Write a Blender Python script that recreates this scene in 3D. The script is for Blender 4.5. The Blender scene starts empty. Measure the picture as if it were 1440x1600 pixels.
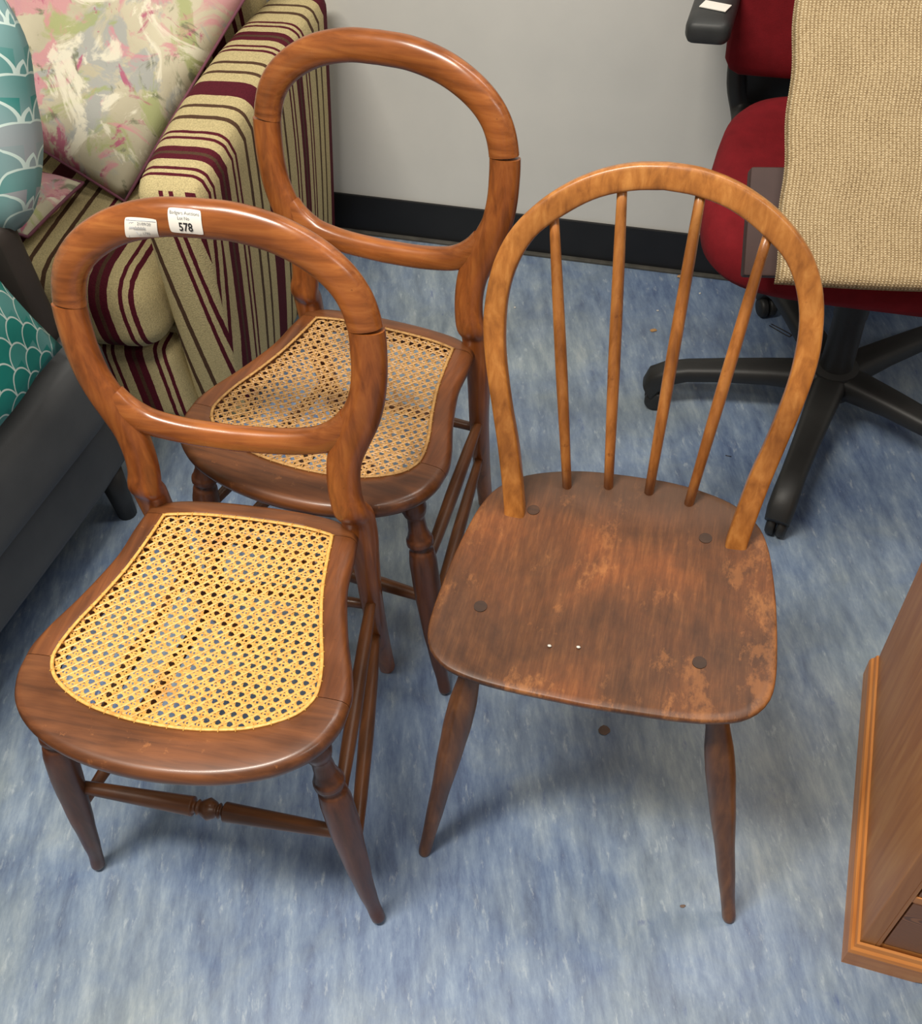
import bpy, bmesh, math, random
from mathutils import Vector, Matrix
random.seed(7)
sc = bpy.context.scene
COL = sc.collection

# ---------------------------------------------------------------- camera
F_PX, PITCH, ROLL, CAM_H = 1615.77, 0.8562, -0.0913, 1.46
cam_d = bpy.data.cameras.new('camera'); cam_o = bpy.data.objects.new('camera', cam_d); COL.objects.link(cam_o)
cp, sp = math.cos(PITCH), math.sin(PITCH)
fw = Vector((0, cp, -sp)); rt0 = Vector((1, 0, 0)); up0 = Vector((0, sp, cp))
rt = rt0*math.cos(ROLL) + up0*math.sin(ROLL); up = -rt0*math.sin(ROLL) + up0*math.cos(ROLL)
M = Matrix((rt, up, -fw)).transposed().to_4x4(); M.translation = Vector((0, 0, CAM_H))
cam_o.matrix_world = M
cam_d.sensor_fit = 'VERTICAL'; cam_d.sensor_height = 24.0; cam_d.lens = 24.0*F_PX/1600.0
cam_d.clip_start = 0.02; cam_d.clip_end = 60
sc.camera = cam_o
# ---------------------------------------------------------------- world, lights, exposure
w = bpy.data.worlds.new('world'); sc.world = w; w.use_nodes = True
w.node_tree.nodes['Background'].inputs[0].default_value = (1.0, 0.97, 0.93, 1)
w.node_tree.nodes['Background'].inputs[1].default_value = 0.25
def area(name, loc, size, sizey, power, col, rotz=0.0):
    l = bpy.data.lights.new(name, 'AREA'); l.shape = 'RECTANGLE'; l.size = size; l.size_y = sizey
    l.energy = power; l.color = col
    o = bpy.data.objects.new(name, l); o.location = loc; o.rotation_euler = (0, 0, rotz); COL.objects.link(o)
    return o
area('ceiling_panel_lamp', (-0.75, 0.35, 2.7), 1.2, 0.3, 78, (1.0, 0.93, 0.82))
area('ceiling_panel_lamp', (1.3, -0.9, 2.7), 1.2, 0.3, 17, (1.0, 0.93, 0.84))
area('ceiling_panel_lamp', (0.9, 1.2, 2.7), 1.2, 0.3, 17, (1.0, 0.94, 0.86))
vs = sc.view_settings
vs.view_transform = 'Standard'; vs.look = 'None'; vs.gamma = 1.0; vs.use_curve_mapping = False; vs.exposure = 0.0

# ================================================================= material helpers
def srgb(r, g, b):
    f = lambda c: (c/255)/12.92 if c/255 <= 0.04045 else ((c/255+0.055)/1.055)**2.4
    return (f(r), f(g), f(b), 1)
class NT:
    def __init__(s, name, rough=0.5, spec=0.5):
        s.m = bpy.data.materials.new(name); s.m.use_nodes = True; s.t = s.m.node_tree
        s.b = s.t.nodes['Principled BSDF']; s.b.inputs['Roughness'].default_value = rough
        s.b.inputs['Specular IOR Level'].default_value = spec
    def n(s, typ, **kw):
        x = s.t.nodes.new(typ)
        for k, v in kw.items():
            if k.startswith('i_'):
                key = k[2:]
                key = int(key) if key.isdigit() else key.replace('_', ' ')
                s.put(x.inputs[key], v)
            else: setattr(x, k, v)
        return x
    def put(s, sock, v):
        if isinstance(v, bpy.types.NodeSocket): s.t.links.new(v, sock)
        else: sock.default_value = v
    def math(s, op, a, b=0.0, clamp=False):
        x = s.n('ShaderNodeMath', operation=op, use_clamp=clamp); s.put(x.inputs[0], a); s.put(x.inputs[1], b); return x.outputs[0]
    def coord(s, which='Object', scale=(1, 1, 1), rot=(0, 0, 0), loc=(0, 0, 0)):
        tc = s.n('ShaderNodeTexCoord'); mp = s.n('ShaderNodeMapping')
        s.t.links.new(tc.outputs[which], mp.inputs[0])
        mp.inputs['Scale'].default_value = scale; mp.inputs['Rotation'].default_value = rot; mp.inputs['Location'].default_value = loc
        return mp.outputs[0]
    def noise(s, vec, scale, detail=4, rough=0.55, dist=0.0):
        x = s.n('ShaderNodeTexNoise'); s.t.links.new(vec, x.inputs['Vector'])
        x.inputs['Scale'].default_value = scale; x.inputs['Detail'].default_value = detail
        x.inputs['Roughness'].default_value = rough; x.inputs['Distortion'].default_value = dist
        return x.outputs['Fac']
    def ramp(s, fac, stops, mode='LINEAR'):
        x = s.n('ShaderNodeValToRGB'); cr = x.color_ramp; cr.interpolation = mode
        while len(cr.elements) > 1: cr.elements.remove(cr.elements[-1])
        cr.elements[0].position = stops[0][0]; cr.elements[0].color = stops[0][1]
        for p, c in stops[1:]:
            e = cr.elements.new(p); e.color = c
        s.put(x.inputs[0], fac); return x.outputs[0]
    def mix(s, fac, a, b, mode='MIX'):
        x = s.n('ShaderNodeMix', data_type='RGBA', blend_type=mode)
        s.put(x.inputs[0], fac); s.put(x.inputs[6], a); s.put(x.inputs[7], b); return x.outputs[2]
    def step(s, v, lo, hi):
        x = s.n('ShaderNodeMapRange'); s.put(x.inputs[0], v); x.inputs[1].default_value = lo; x.inputs[2].default_value = hi
        return x.outputs[0]
    def col(s, c): s.put(s.b.inputs['Base Color'], c)
    def rough(s, v): s.put(s.b.inputs['Roughness'], v)
    def bump(s, h, strength=0.3, dist=0.002):
        x = s.n('ShaderNodeBump'); s.put(x.inputs['Height'], h); x.inputs['Strength'].default_value = strength
        x.inputs['Distance'].default_value = dist; s.t.links.new(x.outputs[0], s.b.inputs['Normal'])

def wood(name, dark, mid, light, axis='z', seed=0.0, rough=0.32, wear=None, wear_amt=0.62, grain=1.0):
    k = NT(name, rough, 0.5)
    sc3 = {'x': (2.5, 28, 28), 'y': (28, 2.5, 28), 'z': (28, 28, 2.5)}[axis]
    v = k.coord('Object', sc3, loc=(seed, seed*1.7, seed*0.6))
    g = k.noise(v, 3.0*grain, 6, 0.6, 0.4)
    v2 = k.coord('Object', (1, 1, 1), loc=(seed*2, seed, 3))
    b = k.noise(v2, 9, 3, 0.5)
    c1 = k.ramp(g, [(0.18, dark), (0.5, mid), (0.84, light)])
    c2 = k.ramp(b, [(0.30, (0.70, 0.66, 0.62, 1)), (0.5, (1, 1, 1, 1)), (0.72, (1.28, 1.24, 1.15, 1))])
    c = k.mix(1.0, c1, c2, 'MULTIPLY')
    sp_ = k.noise(k.coord('Object', (1, 1, 1), loc=(9, seed, 1)), 75, 3, 0.7)
    c = k.mix(k.math('MULTIPLY', k.step(sp_, 0.30, 0.24), 0.6, True), c, dark)
    if wear:
        e = k.noise(k.coord('Object', (1, 1, 1), loc=(1, seed, 7)), 38, 6, 0.75)
        c = k.mix(k.math('MULTIPLY', k.step(e, wear_amt, wear_amt+0.07), 0.7, True), c, wear)
    k.col(c)
    k.rough(k.math('ADD', k.math('MULTIPLY', b, 0.25), rough-0.1))
    k.bump(g, 0.05, 0.001)
    k.b.inputs['Coat Weight'].default_value = 0.22; k.b.inputs['Coat Roughness'].default_value = 0.16
    return k.m

def plain(name, c, rough=0.5, var=0.12, scale=20, bumpst=0.0, bscale=300, metal=0.0, spec=0.5):
    k = NT(name, rough, spec)
    v = k.coord('Object'); n = k.noise(v, scale, 4)
    lo = tuple(x*(1-var) for x in c[:3])+(1,); hi = tuple(min(1, x*(1+var)) for x in c[:3])+(1,)
    k.col(k.ramp(n, [(0.3, lo), (0.7, hi)]))
    k.b.inputs['Metallic'].default_value = metal
    if bumpst: k.bump(k.noise(v, bscale, 2), bumpst, 0.001)
    return k.m

M_ = {}
# red-brown polished balloon back wood
M_['bw_z'] = wood('mahogany_stile', srgb(84, 42, 16), srgb(138, 76, 32), srgb(172, 104, 48), 'z', 1.0, 0.30, srgb(182, 116, 64), 0.70)
M_['bw_x'] = wood('mahogany_crest', srgb(96, 50, 20), srgb(148, 84, 38), srgb(184, 116, 58), 'x', 4.0, 0.25, srgb(190, 124, 70), 0.66)
M_['bw_seat'] = wood('mahogany_seat', srgb(64, 36, 19), srgb(106, 62, 33), srgb(138, 84, 46), 'x', 7.0, 0.36, srgb(156, 98, 54), 0.63)
M_['bw_side'] = wood('mahogany_side', srgb(66, 36, 18), srgb(108, 61, 31), srgb(142, 84, 42), 'y', 2.0, 0.36, srgb(156, 98, 54), 0.64)
M_['bw_leg'] = wood('mahogany_leg', srgb(56, 30, 18), srgb(88, 50, 30), srgb(116, 68, 40), 'z', 5.0, 0.36)
M_['bw_rail'] = wood('mahogany_stretcher', srgb(62, 34, 18), srgb(98, 58, 30), srgb(128, 78, 40), 'x', 8.0, 0.38)
M_['bw_rail_y'] = wood('mahogany_side_stretcher', srgb(62, 34, 18), srgb(98, 58, 30), srgb(128, 78, 40), 'y', 8.5, 0.38)
# elm and beech of the stick back chair
M_['hoop'] = wood('beech_hoop', srgb(112, 62, 22), srgb(168, 106, 46), srgb(204, 142, 74), 'z', 3.0, 0.34)
M_['stick'] = wood('beech_spindle', srgb(104, 58, 22), srgb(168, 106, 50), srgb(204, 142, 76), 'z', 11.0, 0.36, srgb(96, 50, 20), 0.60)
M_['wleg'] = wood('beech_leg', srgb(62, 36, 18), srgb(104, 64, 34), srgb(136, 88, 48), 'z', 13.0, 0.4)

def elm_seat():
    k = NT('worn_elm_seat', 0.42)
    g = k.noise(k.coord('Object', (34, 4.5, 8)), 3.0, 8, 0.7, 0.2); g2 = k.noise(k.coord('Object', (150, 12, 8)), 2.0, 4, 0.7)
    v2 = k.coord('Object', (1, 1, 1), loc=(0.35, 0.1, 0)); b = k.noise(v2, 6.5, 6, 0.62, 0.3)
    base = k.ramp(k.math('ADD', k.math('MULTIPLY', g, 0.65), k.math('MULTIPLY', g2, 0.35)), [(0.25, srgb(62, 36, 21)), (0.5, srgb(94, 58, 33)), (0.75, srgb(128, 84, 48))])
    k1 = k.ramp(b, [(0.30, (0.42, 0.40, 0.42, 1)), (0.45, (0.85, 0.82, 0.80, 1)), (0.56, (1.2, 1.08, 0.96, 1)), (0.68, (1.75, 1.45, 1.1, 1))])
    c = k.mix(1.0, base, k1, 'MULTIPLY')
    sx = k.n('ShaderNodeSeparateXYZ'); k.t.links.new(k.coord('Object'), sx.inputs[0])
    e = k.noise(k.coord('Object', (1.6, 0.7, 1), loc=(2.2, 0, 0)), 17, 9, 0.74); e2 = k.noise(k.coord('Object', (1.3, 0.8, 1), loc=(5.2, 3, 0)), 12, 8, 0.74)
    # finish rubbed through towards the right side, at the rim and in patches
    side = k.step(sx.outputs[0], 0.02, 0.20); rim = k.step(k.math('ABSOLUTE', sx.outputs[0]), 0.172, 0.205); fr = k.step(sx.outputs[1], -0.27, -0.315)
    bias = k.math('ADD', k.math('MULTIPLY', side, 0.035), k.math('MULTIPLY', k.math('MAXIMUM', rim, fr), 0.06))
    m = k.step(k.math('ADD', e, bias), 0.60, 0.69)
    m = k.math('MULTIPLY', m, k.step(k.math('ADD', b, bias), 0.38, 0.54), True)
    m2 = k.step(k.math('ADD', e2, bias), 0.60, 0.66)
    c = k.mix(k.math('MULTIPLY', m, 0.5), c, srgb(176, 116, 64))
    c = k.mix(k.math('MULTIPLY', m2, 0.4), c, srgb(164, 106, 58))
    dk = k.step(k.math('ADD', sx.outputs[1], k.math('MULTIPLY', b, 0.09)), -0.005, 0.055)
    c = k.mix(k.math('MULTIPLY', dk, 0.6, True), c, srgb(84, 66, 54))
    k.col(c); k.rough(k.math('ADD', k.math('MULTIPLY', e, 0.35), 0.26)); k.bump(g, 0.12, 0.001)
    return k.m
M_['elm'] = elm_seat()

def cane_mat(name, a, b, c3, worn=0.0):
    k = NT(name, 0.42)
    v = k.coord('Object'); n = k.noise(v, 180, 3); b2 = k.noise(v, 11, 3)
    c = k.ramp(n, [(0.3, a), (0.6, b)])
    m = k.step(b2, 0.60-worn*0.2, 0.72-worn*0.12)
    k.col(k.mix(k.math('MULTIPLY', m, 0.6, True), c, c3)); return k.m
M_['cane'] = cane_mat('yellow_cane', srgb(204, 148, 68), srgb(232, 182, 98), srgb(160, 98, 44))
M_['cane_old'] = cane_mat('old_cane', srgb(160, 116, 64), srgb(192, 148, 88), srgb(118, 82, 48), 0.5)

def floor_mat():
    k = NT('blue_marbled_vinyl', 0.38)
    rz = math.radians(-12)
    v = k.coord('Object', (26, 6, 1), rot=(0, 0, rz)); a = k.noise(v, 1.25, 10, 0.74, 0.15)
    v2 = k.coord('Object', (1, 1, 1)); b = k.noise(k.coord('Object', (1, 1, 1), loc=(0.9, 0.35, 0)), 1.5, 3, 0.5); b3 = k.noise(v2, 8.5, 5, 0.65, 0.6)
    v3 = k.coord('Object', (55, 16, 1), rot=(0, 0, rz), loc=(3, 1, 0)); d = k.noise(v3, 1.5, 6, 0.7, 0.2)
    v4 = k.coord('Object', (26, 9, 1), rot=(0, 0, rz*2), loc=(13, 1, 0)); d4 = k.noise(v4, 1.5, 7, 0.7, 0.2)
    blue = k.ramp(a, [(0.32, srgb(78, 94, 128)), (0.45, srgb(102, 122, 154)), (0.55, srgb(120, 140, 168)), (0.70, srgb(150, 168, 188))])
    grey = k.ramp(a, [(0.32, srgb(108, 122, 136)), (0.5, srgb(134, 148, 158)), (0.70, srgb(166, 176, 180))])
    c = k.mix(k.step(k.math('ADD', k.math('MULTIPLY', b, 0.65), k.math('MULTIPLY', b3, 0.35)), 0.42, 0.60), blue, grey)
    c = k.mix(k.math('MULTIPLY', k.step(d, 0.58, 0.70), 0.5, True), c, srgb(190, 200, 206))
    c = k.mix(k.math('MULTIPLY', k.step(d4, 0.38, 0.28), 0.6, True), c, srgb(62, 82, 136))
    e = k.noise(v2, 60, 5, 0.7); c = k.mix(k.math('MULTIPLY', k.step(e, 0.68, 0.76), 0.4, True), c, srgb(96, 86, 78))
    k.col(c); k.rough(k.math('ADD', k.math('MULTIPLY', b3, 0.25), 0.27)); k.bump(k.noise(v2, 120, 2), 0.05, 0.001)
    return k.m

def wall_mat():
    k = NT('pale_grey_wall', 0.55)
    v = k.coord('Object'); n = k.noise(v, 3.5, 5, 0.6); e = k.noise(k.coord('Object', (4, 4, 30), rot=(0, 0.35, 0)), 2.2, 5, 0.7)
    c = k.ramp(n, [(0.3, srgb(208, 208, 203)), (0.7, srgb(218, 217, 211))])
    c = k.mix(k.math('MULTIPLY', k.step(e, 0.73, 0.78), 0.35, True), c, srgb(130, 130, 128))
    k.col(c); k.bump(k.noise(v, 160, 2), 0.08, 0.001); return k.m

MAR, CRE, BRN = srgb(84, 20, 34), srgb(192, 176, 130), srgb(82, 58, 42)
def stripe_mat():
    k = NT('striped_chenille', 0.85, 0.2)
    uv = k.coord('UV'); sx = k.n('ShaderNodeSeparateXYZ'); k.t.links.new(uv, sx.inputs[0])
    wob = k.math('MULTIPLY', k.noise(k.coord('Object'), 60, 2), 0.006)
    u = k.math('FRACT', k.math('ADD', sx.outputs[0], wob))
    st = [(0, MAR), (.06, CRE), (.135, BRN), (.16, CRE), (.225, BRN), (.25, CRE), (.34, MAR), (.36, CRE), (.385, MAR), (.405, CRE), (.455, MAR), (.49, BRN), (.51, MAR), (.545, CRE),
          (.595, MAR), (.615, CRE), (.64, MAR), (.66, CRE), (.75, BRN), (.775, CRE), (.84, BRN), (.865, CRE), (.94, MAR)]
    c = k.ramp(u, st, 'CONSTANT')
    n = k.noise(k.coord('Object', (1, 1, 1)), 420, 2)
    c = k.mix(1.0, c, k.ramp(n, [(0.3, (0.72, 0.72, 0.72, 1)), (0.7, (1.15, 1.15, 1.15, 1))]), 'MULTIPLY')
    k.col(c); k.bump(n, 0.5, 0.002); return k.m
M_['stripe'] = stripe_mat()

def floral_mat():
    k = NT('floral_print_cotton', 0.8, 0.2)
    v = k.coord('UV', (1, 1, 1))
    c = k.ramp(k.noise(v, 5, 4), [(0.3, srgb(174, 166, 142)), (0.7, srgb(208, 200, 174))])
    def blot(c, sc_, loc, lo, colr, amt):
        n = k.noise(k.coord('UV', (1, 1, 1), loc=loc), sc_, 6, 0.62, 1.2)
        m = k.step(n, lo, lo+0.05)
        return k.mix(k.math('MULTIPLY', m, amt, True), c, colr)
    c = blot(c, 7, (1, 5, 0), 0.51, srgb(160, 164, 164), 0.75)
    c = blot(c, 6, (7, 2, 0), 0.55, srgb(158, 168, 104), 0.7)
    c = blot(c, 8, (2, 8, 0), 0.53, srgb(206, 140, 150), 0.75)
    c = blot(c, 11, (5, 3, 0), 0.57, srgb(176, 84, 118), 0.85)
    c = blot(c, 12, (9, 9, 0), 0.585, srgb(112, 116, 92), 0.8)
    c = blot(c, 9, (3, 1, 0), 0.55, srgb(228, 222, 200), 0.85)
    k.col(c); k.bump(k.noise(k.coord('Object'), 350, 2), 0.25, 0.001); return k.m
M_['floral'] = floral_mat()
M_['floral_pipe'] = plain('plum_piping', srgb(112, 62, 78), 0.8)

def scale_mat(name, a, b, c3, du):
    k = NT(name, 0.7, 0.3)
    sx = k.n('ShaderNodeSeparateXYZ'); k.t.links.new(k.coord('UV', (1/du, 1/du*1.4, 1)), sx.inputs[0])
    y = sx.outputs[1]; row = k.math('FLOOR', y); fy = k.math('FRACT', y)
    x = k.math('ADD', sx.outputs[0], k.math('MULTIPLY', row, 0.5)); fx = k.math('SUBTRACT', k.math('FRACT', x), 0.5)
    # distance to the dome arc of this row (a half ellipse)
    r = k.math('SQRT', k.math('ADD', k.math('MULTIPLY', k.math('MULTIPLY', fx, fx), 4.0), k.math('MULTIPLY', fy, fy)))
    line = k.math('LESS_THAN', k.math('ABSOLUTE', k.math('SUBTRACT', r, 0.97)), 0.05)
    cellr = k.math('FLOOR', k.math('SUBTRACT', y, k.math('MULTIPLY', k.math('GREATER_THAN', r, 1.0), -1.0)))
    wn = k.n('ShaderNodeTexWhiteNoise', noise_dimensions='2D'); cb = k.n('ShaderNodeCombineXYZ')
    k.t.links.new(k.math('FLOOR', x), cb.inputs[0]); k.t.links.new(cellr, cb.inputs[1]); k.t.links.new(cb.outputs[0], wn.inputs['Vector'])
    g = k.noise(k.coord('UV', (1, 1, 1)), 3.2, 2)
    f = k.math('ADD', k.math('MULTIPLY', g, 0.8), k.math('MULTIPLY', wn.outputs[0], 0.22))
    c = k.ramp(f, [(0.34, a), (0.5, b), (0.66, c3)])
    k.col(k.mix(line, c, srgb(198, 218, 212))); return k.m
M_['scale_teal'] = scale_mat('teal_scale_print', srgb(12, 116, 108), srgb(30, 134, 126), srgb(104, 156, 156), 0.046)
M_['scale_grey'] = scale_mat('grey_teal_scale_print', srgb(40, 132, 126), srgb(122, 156, 158), srgb(160, 160, 166), 0.050)

def weave_mat():
    k = NT('beige_woven_cloth', 0.9, 0.15)
    v = k.coord('UV', (1, 1, 1)); sx = k.n('ShaderNodeSeparateXYZ'); k.t.links.new(v, sx.inputs[0])
    wob = k.noise(k.coord('UV', (1, 1, 1)), 40, 2)
    a = k.math('SINE', k.math('ADD', k.math('MULTIPLY', sx.outputs[0], 1250.0), k.math('MULTIPLY', wob, 2.5)))
    b = k.math('SINE', k.math('ADD', k.math('MULTIPLY', sx.outputs[1], 1900.0), k.math('MULTIPLY', k.math('GREATER_THAN', a, 0.0), 3.14)))
    n = k.noise(k.coord('UV', (1, 2.2, 1)), 190, 4, 0.7); n2 = k.noise(k.coord('UV', (1, 1, 1)), 25, 3)
    h = k.math('ADD', k.math('MULTIPLY', k.math('MULTIPLY', k.math('ADD', a, 1), k.math('ADD', b, 1.2)), 0.13), k.math('MULTIPLY', n, 0.9))
    h = k.math('ADD', h, k.math('MULTIPLY', n2, 0.2))
    k.col(k.ramp(h, [(0.36, srgb(112, 90, 62)), (0.66, srgb(174, 150, 112)), (1.0, srgb(222, 202, 164))]))
    k.bump(h, 0.7, 0.003); return k.m
M_['weave'] = weave_mat()
def pine(name, axis, tone=1.0):
    k = NT(name, 0.38)
    sc3 = {'x': (1.2, 14, 14), 'y': (14, 1.2, 14), 'z': (14, 14, 1.2)}[axis]
    v = k.coord('Object', sc3); g = k.noise(v, 2.6, 5, 0.55, 1.2)
    vor = k.n('ShaderNodeTexVoronoi'); k.t.links.new(k.coord('Object', (6, 6, 3.2)), vor.inputs['Vector']); vor.inputs['Scale'].default_value = 1.0
    t = lambda r, g_, b: tuple(x*tone for x in srgb(r, g_, b)[:3])+(1,)
    c = k.ramp(g, [(0.3, t(186, 112, 52)), (0.5, t(208, 134, 68)), (0.7, t(224, 156, 88))])
    c = k.mix(k.step(vor.outputs['Distance'], 0.10, 0.05), c, t(92, 48, 24))
    k.col(c); k.bump(g, 0.08, 0.001); return k.m
M_['pine_z'] = pine('pine_panel', 'z', 0.66); M_['pine_y'] = pine('pine_plinth_side', 'y', 0.92); M_['pine_x'] = pine('pine_plinth_front', 'x', 0.9)
def drawer_mat():
    k = NT('pine_drawer', 0.4)
    w_ = k.n('ShaderNodeTexWave', wave_type='RINGS', rings_direction='SPHERICAL'); k.t.links.new(k.coord('Object', (3.0, 1, 16), loc=(-0.3, 0, -2.6)), w_.inputs['Vector'])
    w_.inputs['Scale'].default_value = 6; w_.inputs['Distortion'].default_value = 3; w_.inputs['Detail'].default_value = 3
    k.col(k.ramp(w_.outputs['Fac'], [(0.2, srgb(104, 62, 36)), (0.7, srgb(150, 96, 56))])); return k.m
M_['pine_drawer'] = drawer_mat()
M_['grey_sofa'] = plain('charcoal_grey_leather', srgb(72, 74, 76), 0.62, 0.10, 14, 0.15, 500)
M_['dark_back'] = plain('dark_taupe_leather', srgb(52, 46, 42), 0.6, 0.10, 14, 0.1, 500)
M_['red'] = plain('red_seat_wool', srgb(120, 24, 31), 0.9, 0.14, 30, 0.4, 500, spec=0.2)
M_['black_pl'] = plain('black_plastic', srgb(38, 38, 37), 0.5, 0.12, 25, 0.12, 600)
M_['black_soft'] = plain('black_arm_pad', srgb(48, 50, 50), 0.5, 0.15, 30, 0.1, 400)
M_['skirting'] = plain('black_skirting_vinyl', srgb(22, 22, 24), 0.5, 0.2, 15)
M_['grime'] = plain('grey_floor_edging', srgb(74, 72, 66), 0.8, 0.3, 40)
M_['brown_box'] = plain('dark_brown_board', srgb(62, 42, 38), 0.7, 0.15, 20)
M_['paper'] = plain('white_label_paper', srgb(238, 234, 224), 0.6, 0.03)
M_['ink'] = plain('black_label_ink', srgb(34, 32, 34), 0.6, 0.02)
M_['ink_grey'] = plain('grey_label_ink', srgb(132, 134, 136), 0.6, 0.02)
M_['ink_blue'] = plain('faded_blue_ink', srgb(168, 178, 200), 0.6, 0.02)
M_['white_bit'] = plain('white_plaster_crumb', srgb(214, 212, 204), 0.7)
M_['wood_chip'] = plain('tan_wood_chip', srgb(186, 142, 92), 0.7)
M_['steel'] = plain('dull_steel', srgb(70, 62, 52), 0.4, metal=0.6)
M_['brown_bit'] = plain('brown_stuck_gum', srgb(112, 92, 80), 0.7)
M_['peg'] = wood('dark_peg_end', srgb(36, 22, 15), srgb(58, 36, 22), srgb(80, 50, 30), 'x', 3.3, 0.6)

# ================================================================= mesh helpers
def link(name, bm, mat, parent=None, smooth=True, angle=None):
    me = bpy.data.meshes.new(name); bm.normal_update(); bm.to_mesh(me); bm.free()
    o = bpy.data.objects.new(name, me); COL.objects.link(o)
    if mat: me.materials.append(mat)
    if smooth:
        me.polygons.foreach_set('use_smooth', [True]*len(me.polygons))
        if angle is not None:
            m = bmesh.new(); m.from_mesh(me)
            for e in m.edges:
                if len(e.link_faces) == 2 and e.calc_face_angle(0) > angle: e.smooth = False
            m.to_mesh(me); m.free()
    if parent: o.parent = parent
    return o
def thing(name, label, cat, loc=(0, 0, 0), rz=0, group=None):
    o = bpy.data.objects.new(name, None); COL.objects.link(o); o.location = loc; o.rotation_euler = (0, 0, rz)
    o.empty_display_size = 0.1
    o['label'] = label; o['category'] = cat
    if group: o['group'] = group
    return o
def tag(o, label, cat, group=None):
    o['label'] = label; o['category'] = cat
    if group: o['group'] = group
    return o
def struct(name, bm, mat, smooth=False):
    o = link(name, bm, mat, None, smooth); o['kind'] = 'structure'; return o
def se(n, p):
    out = []
    for i in range(n):
        t = 2*math.pi*i/n; c, s = math.cos(t), math.sin(t)
        out.append((math.copysign(abs(c)**(2/p), c), math.copysign(abs(s)**(2/p), s)))
    return out
def sweep(bm, st, n=16, p=2.0, closed=False):
    """st: list of (centre, half-axis a, half-axis b)"""
    prof = se(n, p); rings = []
    for c, a, b in st:
        c, a, b = Vector(c), Vector(a), Vector(b)
        rings.append([bm.verts.new(c+a*u+b*v) for u, v in prof])
    m = len(rings)
    for i in range(m if closed else m-1):
        r, q = rings[i], rings[(i+1) % m]
        for j in range(n): bm.faces.new((r[j], r[(j+1) % n], q[(j+1) % n], q[j]))
    if not closed:
        bm.faces.new(rings[0][::-1]); bm.faces.new(rings[-1])
    return rings
def tube(bm, pts, radii, n=12, p=2.0, flat=1.0):
    pts = [Vector(q) for q in pts]; st = []
    if not isinstance(radii, (list, tuple)): radii = [radii]*len(pts)
    ref = None
    for i, c in enumerate(pts):
        t = (pts[min(i+1, len(pts)-1)]-pts[max(i-1, 0)]).normalized()
        if ref is None:
            ref = t.orthogonal().normalized() if abs(t.x) > 0.9 else (Vector((1, 0, 0))-t*t.x).normalized()
        ref = (ref-t*ref.dot(t)).normalized(); b = t.cross(ref)
        st.append((c, ref*radii[i], b*radii[i]*flat))
    sweep(bm, st, n, p)
def cr(pts, k=6, closed=False):
    """Catmull-Rom through points"""
    P = [Vector(p) for p in pts]; n = len(P); out = []
    for i in range(n if closed else n-1):
        if closed: a, b, c, d = P[(i-1) % n], P[i], P[(i+1) % n], P[(i+2) % n]
        else:
            b, c = P[i], P[i+1]; a = P[i-1] if i else b*2-c; d = P[i+2] if i+2 < n else c*2-b
        for j in range(k):
            t = j/k
            out.append(0.5*((2*b)+(c-a)*t+(2*a-5*b+4*c-d)*t*t+(3*b-a-3*c+d)*t**3))
    if not closed: out.append(P[-1])
    return out
def resample(P, n, closed=False):
    P = [Vector(p) for p in P]
    if closed: P = P+[P[0]]
    L = [0]
    for i in range(1, len(P)): L.append(L[-1]+(P[i]-P[i-1]).length)
    out = []; j = 0
    for i in range(n):
        s = L[-1]*i/(n if closed else n-1)
        while j < len(P)-2 and L[j+1] < s: j += 1
        t = (s-L[j])/max(1e-9, L[j+1]-L[j]); out.append(P[j].lerp(P[j+1], min(1, max(0, t))))
    return out
def box(bm, x0, x1, y0, y1, z0, z1, bev=0.0, seg=2):
    r = bmesh.ops.create_cube(bm, size=1.0)
    vs_ = r['verts']
    for v in vs_: v.co = Vector(((x0+x1)/2+v.co.x*(x1-x0), (y0+y1)/2+v.co.y*(y1-y0), (z0+z1)/2+v.co.z*(z1-z0)))
    if bev: 
        es = list({e for v in vs_ for e in v.link_edges})
        bmesh.ops.bevel(bm, geom=es, offset=bev, segments=seg, profile=0.5, affect='EDGES')
def lathe_path(bm, pts, prof, n=16):
    """pts: curved axis polyline; prof: list of (t 0..1, radius)"""
    P = resample(cr(pts, 8), 101)
    def at(t):
        f = t*100; i = min(99, int(f)); return P[i].lerp(P[i+1], f-i)
    tube(bm, [at(t) for t, _ in prof], [r for _, r in prof], n)
def smoothprof(prof, k=3):
    out = []
    for i in range(len(prof)-1):
        (a, ra), (b, rb) = prof[i], prof[i+1]
        for j in range(k):
            s = j/k; q = s*s*(3-2*s); out.append((a+(b-a)*s, ra+(rb-ra)*q))
    out.append(prof[-1]); return out

# ================================================================= setting
def plate(x0, x1, y0, y1, z0, z1):
    bm = bmesh.new(); box(bm, x0, x1, y0, y1, z0, z1); return bm
struct('floor', plate(-3.2, 3.2, -2.2, 4.2, -0.08, 0.0), floor_mat())
WY, WA = 2.1421, -0.3604
def wallobj(name, bm, mat):
    o = struct(name, bm, mat); o.location = (0, WY, 0); o.rotation_euler = (0, 0, WA); return o
wallobj('wall_back', plate(-3.0, 3.0, 0.0, 0.12, 0, 2.75), wall_mat())
bm = bmesh.new(); box(bm, -3.0, 3.0, -0.006, 0.0, 0.004, 0.103, 0.002); wallobj('baseboard_back', bm, M_['skirting'])
bm = bmesh.new(); box(bm, -3.0, 3.0, -0.016, -0.001, 0.0, 0.007, 0.002); wallobj('trim_1', bm, M_['grime'])

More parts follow.
